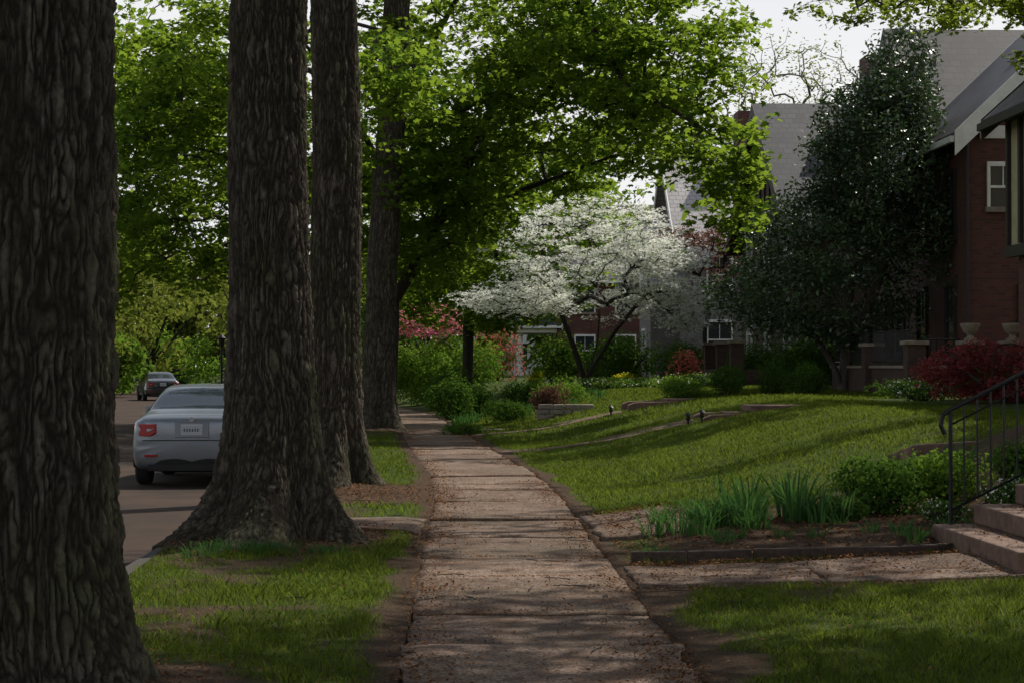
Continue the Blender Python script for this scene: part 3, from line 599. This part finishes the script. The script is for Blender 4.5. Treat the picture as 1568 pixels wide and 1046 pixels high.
# ---------------------------------------------------------------- garden edging, steps, rails
B=Bld()
pts=[(1.5,16.25),(1.95,16.15),(2.5,16.22),(3.1,16.2),(3.7,16.15),(4.2,16.3)]
for i in range(len(pts)-1):
    (x0,y0),(x1,y1)=pts[i],pts[i+1]; x1-=.015; z0,z1=.09+.012*i,.10+.012*i
    B.add('edging',M['dstone'],[(x0,y0-.035,-.1),(x1,y1-.035,-.1),(x1,y1+.035,-.1),(x0,y0+.035,-.1),(x0,y0-.035,z0),(x1,y1-.035,z1),(x1,y1+.035,z1),(x0,y0+.035,z0)],[(0,3,2,1),(4,5,6,7),(0,1,5,4),(1,2,6,5),(2,3,7,6),(3,0,4,7)])
B.emit('garden_edging',.012)
B=Bld()
for i in range(5): B.box('tread_%d'%(i+1),M['step'],4.16+.36*i,6.6,14.4,17.0-.003*i,-.1 if i==0 else .08+.17*i,.08+.17*(i+1))
B.emit('stone_steps',.02)
rng=np.random.default_rng(44); P=[]
for i in range(4):
    m=260; P.append(np.stack([4.16+.36*i+.36*rng.random(m)**.6,14.45+2.5*rng.random(m),np.full(m,.08+.17*(i+1)+.008)],-1))
P=np.concatenate(P); leaves('leaf_litter',P,.026,'oval',M['lit'],None,rng.random(len(P)),rng,.3,szvar=.5)
B=Bld()
def rail(y,x0,z0,n,slope):
    top=lambda x:z0+1.02+(x-x0)*slope
    B.tube('posts',M['iron'],[(x0,y,z0-.05),(x0,y,top(x0))],.018,8)
    x1=x0+n*.115
    B.tube('handrail',M['iron'],[(x0-.05,y,z0+.82),(x0-.085,y,z0+.9),(x0-.07,y,z0+.98),(x0-.02,y,top(x0)),(x0+.05,y,top(x0+.05)+.01),(x1,y,top(x1)+.01)],.02,8)
    B.tube('bottom_rail',M['iron'],[(x0,y,z0+.17),(x1,y,z0+.17+(x1-x0)*slope)],.012,6)
    B.tube('mid_rail',M['iron'],[(x0,y,top(x0)-.12),(x1,y,top(x1)-.12)],.01,6)
    for i in range(1,n):
        x=x0+i*.115; B.tube('balusters',M['iron'],[(x,y,z0+.17+(x-x0)*slope),(x,y,top(x))],.009,6)
    B.tube('posts',M['iron'],[(x1,y,z0-.05+(x1-x0)*slope),(x1,y,top(x1))],.018,8)
rail(16.9,4.3,.2,15,.5)
B.emit('iron_railing')
B=Bld(); pts=[(4.35,20.5,.22),(4.55,21.1,.36),(4.85,21.8,.50),(5.3,22.4,.60),(6.3,22.6,.64),(8.5,22.7,.66)]; V=[];F=[]
for i,(x,y,z) in enumerate(pts):
    z+=.12; V+=[(x-.06,y-.1,z-.6),(x-.06,y-.1,z),(x+.06,y+.1,z),(x+.06,y+.1,z-.6)]
for i in range(len(pts)-1):
    for a,b in ((0,1),(1,2),(2,3)): F.append((i*4+a,i*4+4+a,i*4+4+b,i*4+b))
F.append((0,1,2,3)); B.add('coping',M['step'],V,F); B.emit('retaining_wall',.02)
def cheek(name,x0,x1,y,z1,w=.28):
    B=Bld(); B.prism('wall',M['step'],[(x0,Hf(x0,y)-.3),(x1,Hf(x1,y)-.3),(x1,z1+.04),(x0+.15,z1),(x0,z1-.06)],y,y+w,'y')
    for i in range(3):
        xx=x0+.1+i*.4; B.box('steps',M['step'],xx,x1+.5,y+w+.01+.001*i,y+w+1.3,Hf(x0,y)-.3,Hf(x0,y)+.04+.13*i)
    B.prism('far_wall',M['step'],[(x0,Hf(x0,y)-.3),(x1,Hf(x1,y)-.3),(x1,z1+.04),(x0+.15,z1),(x0,z1-.06)],y+w+1.31,y+2*w+1.31,'y')
    B.emit(name,.015)
cheek('garden_steps',4.65,6.1,36,.72); cheek('garden_steps',4.1,5.7,45,.78)
slabs('lawn_path',[(1.34+S(36.5),2.6,36.3,37.4),(2.62,4.6,36.3,37.4)],.03,False)
slabs('lawn_path',[(1.34+S(45.5),2.4,45.4,46.5),(2.42,4.0,45.4,46.5)],.03,False)
def pathlight(x,y):
    B=Bld(); z=Hf(x,y); B.tube('post',M['iron'],[(x,y,z),(x,y,z+.14)],.02,8); B.lathe('lantern',M['iron'],(x,y,z+.10),[(.035,0),(.05,.02),(.05,.03),(.035,.035),(.035,.09),(.075,.095),(.05,.12),(.01,.15)],14); B.emit('path_light')
for p in ((4.35,35.9),(4.6,35.9),(3.7,45)): pathlight(*p)
def stonewall(name,x0,x1,y,h,seed):
    B=Bld(); rng=np.random.default_rng(seed); z=Hf((x0+x1)/2,y)-.1
    for r in range(int(h/.13)):
        x=x0+rng.uniform(-.1,0)
        while x<x1:
            w=rng.uniform(.2,.42); o=rng.uniform(-.03,.03); zz=z+r*.13; j=lambda:rng.uniform(-.02,.02)
            V=[(x+j(),y+o+j(),zz),(x+w+j(),y+o+j(),zz),(x+w+j(),y+.3,zz),(x+j(),y+.3,zz),(x+j(),y+o+j()+.02,zz+.12),(x+w+j(),y+o+j(),zz+.12+j()*.5),(x+w,y+.3,zz+.12),(x,y+.3,zz+.12)]
            B.add('stones',M['stone'],V,[(0,3,2,1),(4,5,6,7),(0,1,5,4),(1,2,6,5),(2,3,7,6),(3,0,4,7)]); x+=w+.012
    return B.emit(name,.025)
stonewall('stone_planter',2.3,3.7,50,.45,1); stonewall('stone_planter',.9,2.0,48,.25,2)
# ---------------------------------------------------------------- houses
def gable(B,a0,a1,b0,b1,z0,ze,pitch,axis,wm,rm,trim='trim',over=.45,trimw=.28):
    am=(a0+a1)/2; zr=ze+(am-a0)*pitch; t=.2*math.hypot(1,pitch)*.8
    B.prism('walls',wm,[(a0,z0),(a1,z0),(a1,ze),(am,zr),(a0,ze)],b0,b1,axis)
    for s in (-1,1):
        ea=a0-over if s<0 else a1+over; ez=ze-over*pitch
        B.prism('roof',rm,[(ea,ez+.02),(am,zr+.02),(am,zr+t),(ea,ez+t)],b0-over,b1+over,axis)
        for bb in (b0-over-.06,b1+over+.012):
            B.prism('rake_boards',M[trim],[(ea,ez-trimw+.1),(am,zr-trimw+.1),(am,zr+t+.03),(ea,ez+t+.03)],bb,bb+.048,axis)
        q0,q1=(ea-.10,ea-.004) if s<0 else (ea+.004,ea+.10)
        (B.box('gutters',M[trim],q0,q1,b0-over,b1+over,ez,ez+.14) if axis=='y' else B.box('gutters',M[trim],b0-over,b1+over,q0,q1,ez,ez+.14))
def win(B,face,p,a,z,w,h,tr='trim',curt=True,lites=2):
    def bx(part,m,a0,a1,z0,z1,d0,d1):
        if face=='S': B.box(part,m,a0,a1,p-d1,p-d0,z0,z1)
        else: B.box(part,m,p-d1,p-d0,a0,a1,z0,z1)
    f=.07
    bx('window_glass',M['glass'],a-w/2,a+w/2,z,z+h,.002,.012)
    for s in (-1,1): bx('window_frames',M[tr],a+s*(w/2+f/2)-f/2,a+s*(w/2+f/2)+f/2,z-.0,z+h,.0,.07)
    bx('window_frames',M[tr],a-w/2-f,a+w/2+f,z+h+.001,z+h+.11,0,.08)
    bx('window_sills',M['stone'] if tr=='trim' else M['dtrim'],a-w/2-f-.05,a+w/2+f+.05,z-.12,z-.001,0,.12)
    bx('window_frames',M[tr],a-w/2+.001,a+w/2-.001,z+h*.5-.03,z+h*.5+.03,.013,.05)
    for i in range(1,lites): 
        q=a-w/2+w*i/lites; bx('muntins',M[tr],q-.012,q+.012,z+h*.5+.031,z+h-.001,.013,.035)
B=Bld()
B.box('walls',M['brick'],11.0,20,27.5,38,.6,3.75)
gable(B,10.85,20,27.3,38.1,3.7,6.55,.9,'y',M['stucco'],M['sly'],'dtrim',.42)
for y in (27.4,29,30.6,32.2,33.8,35.4,36.5,37.2,38.02): B.box('timbers',M['dtrim'],10.77,10.848,y-.07,y+.07,3.92,6.28)
B.box('timbers',M['dtrim'],10.75,10.848,27.3,38.1,3.68,3.9); B.box('timbers',M['dtrim'],10.75,10.848,27.3,38.1,6.3,6.5)
for y in (29.5,33,36.6): win(B,'W',11.0,y,1.5,1.0,1.6,'dtrim')
for y in (29.8,33): win(B,'W',10.85,y,4.5,.62,1.3,'dtrim')
B.emit('half_timbered_house')
B=Bld()
gable(B,12.15,24,46,52,.6,7.2,.95,'y',M['brick'],M['sly'],'trim',.45,.42)
B.box('frieze',M['trim'],12.4,13.4,45.93,45.995,6.9,7.2)
win(B,'S',46,12.95,5.3,.62,.95); win(B,'S',46,15.5,4.9,.9,1.4); win(B,'S',46,13.8,1.9,.9,1.5,'dtrim')
for y in (47.6,50.5):
    win(B,'W',12.15,y,4.7,.9,1.5,'dtrim'); win(B,'W',12.15,y,1.9,.9,1.6,'dtrim')
B.tube('downspout',M['dtrim'],[(12.08,45.9,1),(12.08,45.9,6.8)],.05,8)
B.box('chimney',M['brick2'],17.5,18.6,50,51.2,6,15.2)
gable(B,52.1,58.5,12.7,17.5,.6,7.6,1.0,'x',M['brick2'],M['slx'],'dtrim')
for z in (2.0,4.9):
    for y in (53.8,55.3,56.8): win(B,'W',12.7,y,z,.8,1.5,'dtrim')
B.emit('brick_house')
B=Bld()
B.box('terrace',M['brick2'],9.9,11.98,42,51,.5,1.55); B.box('coping',M['stone'],9.84,11.99,41.94,51.0,1.553,1.62)
B.box('terrace_side',M['brick2'],12.0,15,42.0,45.9,.5,1.5)
for x,y in ((9.95,42.2),(11.15,42.2),(12.05,42.2),(9.95,46.5)):
    B.box('piers',M['brick2'],x-.2,x+.2,y-.27,y+.13,.5,2.05); B.box('caps',M['stone'],x-.26,x+.26,y-.33,y+.19,2.053,2.14)
B.emit('brick_terrace',.01)
def urn(x,y,z):
    B=Bld(); B.lathe('bowl',M['stone'],(x,y,z),[(.13,0),(.13,.05),(.07,.08),(.06,.12),(.15,.2),(.2,.3),(.22,.36),(.19,.37),(.16,.34)],20); B.emit('stone_urn')
urn(11.15,42.13,2.14); urn(12.05,42.13,2.14)
B=Bld()
def fence(x0,y0,x1,y1,z,h):
    L=math.hypot(x1-x0,y1-y0); n=int(L/.12)
    for q in (.08,h): B.tube('rails',M['iron'],[(x0,y0,z+q),(x1,y1,z+q)],.018,6)
    for i in range(n+1):
        t=i/n; B.tube('balusters',M['iron'],[(x0+(x1-x0)*t,y0+(y1-y0)*t,z+.08),(x0+(x1-x0)*t,y0+(y1-y0)*t,z+h)],.01,5)
fence(10.17,42.15,10.93,42.15,1.62,.55); fence(9.95,42.4,9.95,46.2,1.62,.75); fence(9.95,46.8,9.95,50.8,1.62,.75)
B.emit('terrace_railing')
B=Bld()
gable(B,62,74,11.0,22,.6,6.1,.72,'x',M['brick2'],M['slx'],'dtrim',.5,.35)
for z in (2.0,4.6):
    for y in (64,68,72): win(B,'W',11.0,y,z,1.0,1.5)
for x in (12.8,16): win(B,'S',62,x,2.0,1.0,1.5,'dtrim'); win(B,'S',62,x,4.4,1.0,1.4,'dtrim')
for y in np.arange(64.5,72,1.0): B.box('timbers',M['dtrim'],10.93,10.998,y-.08,y+.08,6.3,6.3+(6-abs(y-68))*.72-.4)
B.box('porch_floor',M['brick2'],8.6,10.98,60.5,67,.5,1.5)
for y in (60.7,63.8,66.8): B.box('porch_piers',M['brick2'],8.65,9.05,y-.2,y+.2,1.503,2.3); B.box('pier_caps',M['stone'],8.59,9.11,y-.26,y+.26,2.303,2.4)
B.box('chimney',M['brick'],14,15,66,67.2,8,12); B.emit('brick_house')
B=Bld()
gable(B,86,97,10.3,22,.4,6.9,.78,'x',M['brick3'],M['slL'])
gable(B,88,93,9.0,12,.4,5.6,1.0,'x',M['brick3'],M['slL'])
for z in (2.0,4.8):
    for x in (11.8,14): win(B,'S',86,x,z,1.0,1.5)
    win(B,'W',9.0,90.5,z-.3,1.3,1.5)
B.box('chimney',M['brick'],13.2,14.3,90,91.5,9,13.2); B.emit('brick_house')
B=Bld()
gable(B,107,118,5.9,17,.3,6.4,.75,'x',M['brick'],M['slx'])
B.box('porch_floor',M['stone'],3.6,5.88,107.5,114,.2,1.1); 
for y in (107.8,110.8,113.7): B.lathe('columns',M['trim'],(3.95,y,1.1),[(.2,0),(.2,.12),(.15,.16),(.13,2.1),(.19,2.2),(.19,2.3)],14)
gable(B,107.2,114.3,3.5,5.9,3.4,3.75,.42,'x',M['trim'],M['slx'],'trim',.25,.2)
for z in (1.7,4.5):
    for x in (7.4,9.6): win(B,'S',107,x,z,1.0,1.5)
for y in (109,112.5): win(B,'W',5.9,y,1.7,1.0,1.7)
B.emit('brick_house')
B=Bld()
gable(B,132,144,1.0,14,.2,6.0,.8,'x',M['trim'],M['sly']); 
for z in (1.6,4.2):
    for x in (2.5,4.8,7): win(B,'S',132,x,z,1.0,1.5)
    for y in (134,138,142): win(B,'W',1.0,y,z,1.0,1.5)
B.emit('clapboard_house')
B=Bld(); gable(B,-48,-36,150,165,.2,6.0,.8,'y',M['brick2'],M['sly']); 
for x in (-46,-42,-38): win(B,'S',150,x,1.6,1.2,1.5); win(B,'S',150,x,4.2,1.2,1.5)
B.emit('brick_house')
# ---------------------------------------------------------------- distant trees
rng=np.random.default_rng(77)
def mass(name,cs,n,ls,mat,seed,gap=.36):
    rng=np.random.default_rng(seed); e=empty(name); P=[];Nn=[];A=[];Bt=[]
    for (x,y,z,rx,rz) in cs:
        m=int(n); 
        for q in range(11):
            c=np.array([x,y,z])+rng.normal(0,.45,3)*[rx,rx,rz]; v=unit(rng.normal(0,1,(m//11,3))); s=rng.uniform(.3,.6)
            P.append(c+v*(.5+.5*rng.random((len(v),1)))*[rx*s,rx*s,rz*s]); Nn.append(v)
            A.append((x,y,max(.5,z-rz*1.0))); Bt.append(c)
        A.append((x,y,-.2)); Bt.append((x,y,z))
    P=np.concatenate(P);Nn=np.concatenate(Nn); k=(vn(P*.8,seed)>gap)&(P[:,2]>.05); P=P[k];Nn=Nn[k]
    leaves('leaves',P,ls,'diamond',mat,e,.5+rng.normal(0,.2,len(P))+.5*(vn(P*.5,seed+1)-.5),rng,.7,unit(Nn+[0,0,.4]),szvar=.5)
    V,F=frusta(np.array(A,float),np.array(Bt,float),np.full(len(A),.16),np.full(len(A),.04)); npmesh('trunks',V,F,M['bark2'],e)
cs=[(-24+rng.normal(0,3)+i*-3.2,120+i*7,rng.uniform(5,7),4.5,4.5) for i in range(8)]
cs+=[(-18+i*3.2+rng.normal(0,1),175+rng.normal(0,8),rng.uniform(6,8),5.5,6) for i in range(10)]
cs+=[(-60+i*8,230+rng.normal(0,8),8,7,8) for i in range(12)]
mass('distant_trees',cs,3400,.42,M['dist'],5)
cs=[(-58+i*4.2+rng.normal(0,1),195+rng.normal(0,5),rng.uniform(4,9),5.5,6.5) for i in range(12)]
mass('distant_trees',cs,3200,.6,M['dist'],25,.2)
cs=[(-50+i*4.0+rng.normal(0,1),160+rng.normal(0,6)+(i%3)*6,rng.uniform(1.6,3.0),3.6,2.6) for i in range(14)]+[(-19-i*1.8,112+i*7,1.8,2.4,1.8) for i in range(9)]
mass('distant_undergrowth',cs,2600,.34,M['shrubl'],15,.25)
cs=[(-2+i*5.5,150+rng.normal(0,5),rng.uniform(6,8),5,6) for i in range(9)]+[(-3,112,5,3.5,4),(-6.5,125,5.5,4,4.5),(2.5,122,6,4,5),(-40,140,13,7,6),(-30,135,12,6,6),(-22,140,12,6,6)]
mass('distant_trees',cs,3000,.42,M['dist2'],6)
cs=[(-15.5,84,5.0,3.5,3.6),(-17,97,5.0,4,4),(-20,108,5,4,4),(-14.8,74,6.0,3.4,3.2)]
mass('distant_trees',cs,9000,.22,M['dist'],7)
B=Bld(); x=-7.9;y=70
B.tube('post',M['iron'],[(x,y,-.1),(x,y,2.3)],.04,10); B.lathe('lantern',M['iron'],(x,y,2.3),[(.06,0),(.10,.05),(.12,.25),(.15,.28),(.03,.4)],12); e=B.emit('street_lamp')
# ---------------------------------------------------------------- cars
def car(name,loc,rot,paint):
    e=empty(name)
    st=[(-.02,.72,.34,.62,.66,.84,.60,.93,.95),(.05,.84,.24,.66,.78,.93,.70,1.00,1.02),(.30,.89,.20,.72,.80,.97,.70,1.045,1.07),(.62,.90,.19,.74,.80,.99,.70,1.07,1.09),
     (.95,.905,.19,.76,.79,1.01,.66,1.22,1.25),(1.40,.91,.19,.76,.79,1.01,.60,1.39,1.43),(1.9,.91,.19,.76,.79,1.00,.58,1.43,1.475),(2.6,.91,.19,.76,.79,.99,.58,1.41,1.45),
     (3.05,.91,.19,.75,.79,.98,.64,1.22,1.26),(3.5,.90,.19,.74,.79,.96,.70,.99,1.01),(4.1,.88,.20,.68,.74,.86,.62,.90,.92),(4.42,.80,.24,.56,.66,.72,.5,.76,.78),(4.52,.66,.30,.5,.55,.62,.4,.66,.67)]
    V=[];F=[];mi=[]
    for (y,w,zb,zs,xg,zg,xt,zt,zr) in st:
        half=[(0,zb),(w*.86,zb),(w*.97,zb+.1),(w,(zb+zs)/2+.06),(w*.985,zs),(xg+.05,zg-.02),(xg,zg),(xt+.01,zt-.015),(xt-.06,zt+.6*(zr-zt)),(0,zr)]
        ring=half+[(-a,b) for a,b in half[-2:0:-1]]; V+=[(a,y,b) for a,b in ring]
    k=18
    for i in range(len(st)-1):
        for j in range(k):
            F.append((i*k+j,(i+1)*k+j,(i+1)*k+(j+1)%k,i*k+(j+1)%k)); jj=j if j<9 else 17-j
            g=(jj==6 and 3<=i<=8) or (jj in(7,8) and (i in(3,4) or i in (7,8)))
            mi.append(1 if g else (2 if jj in(0,) else 0))
    F.append(list(range(k))); mi.append(0); F.append([(len(st)-1)*k+j for j in range(k)][::-1]); mi.append(0)
    me=bpy.data.meshes.new('body'); me.from_pydata(V,[],F); me.update(); o=ob('body',me,e,[paint,M['cglass'],M['tyre']])
    me.polygons.foreach_set('material_index',mi); me.polygons.foreach_set('use_smooth',[True]*len(F))
    md=o.modifiers.new('s','SUBSURF'); md.levels=3; md.render_levels=3
    B=Bld()
    for yy in (.98,3.66):
        for s in (-1,1):
            x=s*.80
            for part,m,prof in (('tyres',M['tyre'],[(.2,-.1),(.31,-.105),(.33,-.07),(.33,.07),(.31,.105),(.2,.1)]),('rims',M['rim'],[(.02,-.075),(.2,-.085),(.215,-.1),(.215,.1),(.2,.085),(.02,.075)])):
                V=[];F=[];K=28
                for r,d in prof:
                    for j in range(K): t=2*math.pi*j/K; V.append((x+d,yy+r*math.cos(t),.33+r*math.sin(t)))
                for i in range(len(prof)-1):
                    for j in range(K): F.append((i*K+j,i*K+(j+1)%K,(i+1)*K+(j+1)%K,(i+1)*K+j))
                F.append(list(range(K))); F.append([(len(prof)-1)*K+j for j in range(K)]); B.add(part,m,V,F)
            xa=s*.912; V=[(xa,yy+.39*math.cos(t),.34+.39*math.sin(t)) for t in np.linspace(-.2,math.pi+.2,20)]+[(xa-s*.12,yy+.39*math.cos(t),.34+.39*math.sin(t)) for t in np.linspace(-.2,math.pi+.2,20)]
            B.add('wheel_arches',M['tyre'],V,[tuple(range(20)),tuple(range(39,19,-1))]+[(i,i+1,i+21,i+20) for i in range(19)])
    for s in (-1,1):
        for part,m,z0,z1,off in (('tail_lights',M['tail'],.73,.90,.018),('reverse_lights',M['plate'],.80,.835,.024)):
            prof=[(.50,.004),(.58,.002),(.66,.014),(.74,.05),(.80,.12),(.845,.26)] if part=='tail_lights' else [(.53,.0),(.58,.0),(.62,.008)]
            V=[]
            for a,yq in prof: 
                V+=[(s*(a+off*.6),yq-off-.012,z0+.05*(a<.55)),(s*(a+off*.6),yq-off-.002,z1-.02*(a>.8)),(s*(a-.06),yq+.08,z1),(s*(a-.06),yq+.08,z0)]
            n=len(prof); F=[(4*i+q,4*i+(q+1)%4,4*i+4+(q+1)%4,4*i+4+q) for i in range(n-1) for q in range(4)]+[(0,1,2,3),(4*n-4,4*n-1,4*n-2,4*n-3)]
            B.add(part,m,V,F)
    B.box('plate',M['plate'],-.155,.155,-.052,-.036,.74,.895)
    for i in range(6): B.box('plate_digits',M['ink'],-.112+i*.038,-.094+i*.038,-.056,-.0525,.795,.84)
    B.box('plate_recess',paint,-.24,.24,-.035,-.012,.71,.925)
    B.box('lid_seam',M['tyre'],-.24,.24,-.037,-.0352,.925,.932)
    B.box('bumper_line',M['tyre'],-.70,.70,-.034,.02,.665,.677); B.box('valance',M['tyre'],-.62,.62,-.05,.1,.24,.33)
    B.lathe('exhaust',M['rim'],(-.45,.0,.27),[(.035,0),(.035,.03)],10)
    for s in (-1,1): B.box('bumper_reflectors',M['tail'],s*.58-.09,s*.58+.09,-.045,.02,.44,.47)
    for s in (-1,1): B.box('mirrors',paint,s*.98-.09,s*.98+.09,2.95,3.07,.98,1.1)
    for s in (-1,1): B.box('door_handles',paint,s*.915-.012,s*.915+.012,1.75,1.92,.83,.855)
    B.emit('x',.008,parent=e)
    B=Bld(); V=[(0+.04*math.cos(t),-.03,.965+.035*math.sin(t)) for t in np.linspace(0,2*math.pi,16,endpoint=False)]; B.add('badge',M['rim'],V+[(a,b-.014,c) for a,b,c in V],[list(range(16,32))]+[(i,(i+1)%16,(i+1)%16+16,i+16) for i in range(16)]); B.emit('x',parent=e)
    e.location=loc; e.rotation_euler=(0,0,rot); return e
car('parked_car',(-3.62,28.4,-.118),0.01,M['silver'])
car('parked_car',(-14.2,100,-.118),.25,M['cardark'])
# ---------------------------------------------------------------- light, sky, camera
sd=Vector(SD)
L=bpy.data.lights.new('sun','SUN'); L.energy=5.0; L.angle=math.radians(.6); L.color=(1,.94,.84)
lo=bpy.data.objects.new('sun',L); sc.collection.objects.link(lo); lo.rotation_euler=sd.to_track_quat('Z','Y').to_euler()
w=bpy.data.worlds.new('World'); sc.world=w; w.use_nodes=True; t=w.node_tree; bg=t.nodes['Background']; sk=t.nodes.new('ShaderNodeTexSky')
sk.sky_type='NISHITA'; sk.sun_disc=False; sk.sun_elevation=SEL; sk.sun_rotation=SAZ; sk.dust_density=2.0; sk.air_density=1.0
tc=t.nodes.new('ShaderNodeTexCoord'); nz=t.nodes.new('ShaderNodeTexNoise'); nz.inputs['Scale'].default_value=3; nz.inputs['Detail'].default_value=6
sx=t.nodes.new('ShaderNodeSeparateXYZ'); t.links.new(tc.outputs['Generated'],sx.inputs[0])
t.links.new(tc.outputs['Generated'],nz.inputs['Vector']); ma=t.nodes.new('ShaderNodeMath'); ma.operation='MULTIPLY_ADD'; ma.inputs[1].default_value=.35
t.links.new(nz.outputs['Fac'],ma.inputs[0]); t.links.new(sx.outputs[2],ma.inputs[2])
rp=t.nodes.new('ShaderNodeValToRGB'); rp.color_ramp.elements[0].position=.30; rp.color_ramp.elements[0].color=(1,1,1,1); rp.color_ramp.elements[1].position=.75; rp.color_ramp.elements[1].color=(.2,.2,.2,1)
t.links.new(ma.outputs[0],rp.inputs[0]); mx=t.nodes.new('ShaderNodeMix'); mx.data_type='RGBA'; t.links.new(rp.outputs[0],mx.inputs[0]); t.links.new(sk.outputs[0],mx.inputs[6]); mx.inputs[7].default_value=(8.2,8.2,8.3,1)
t.links.new(mx.outputs[2],bg.inputs[0]); bg.inputs[1].default_value=.11
cd=bpy.data.cameras.new('cam'); cam=bpy.data.objects.new('cam',cd); sc.collection.objects.link(cam); cam.location=(0,0,1.6); cam.rotation_euler=(math.radians(90.71),0,math.radians(-1.86))
cd.lens=70; cd.sensor_width=36; cd.clip_end=3000; sc.camera=cam
sc.view_settings.view_transform='Standard'; sc.view_settings.look='None'; sc.view_settings.exposure=0
print('POLYS',sum(len(o.data.polygons) for o in bpy.data.objects if o.type=='MESH'))
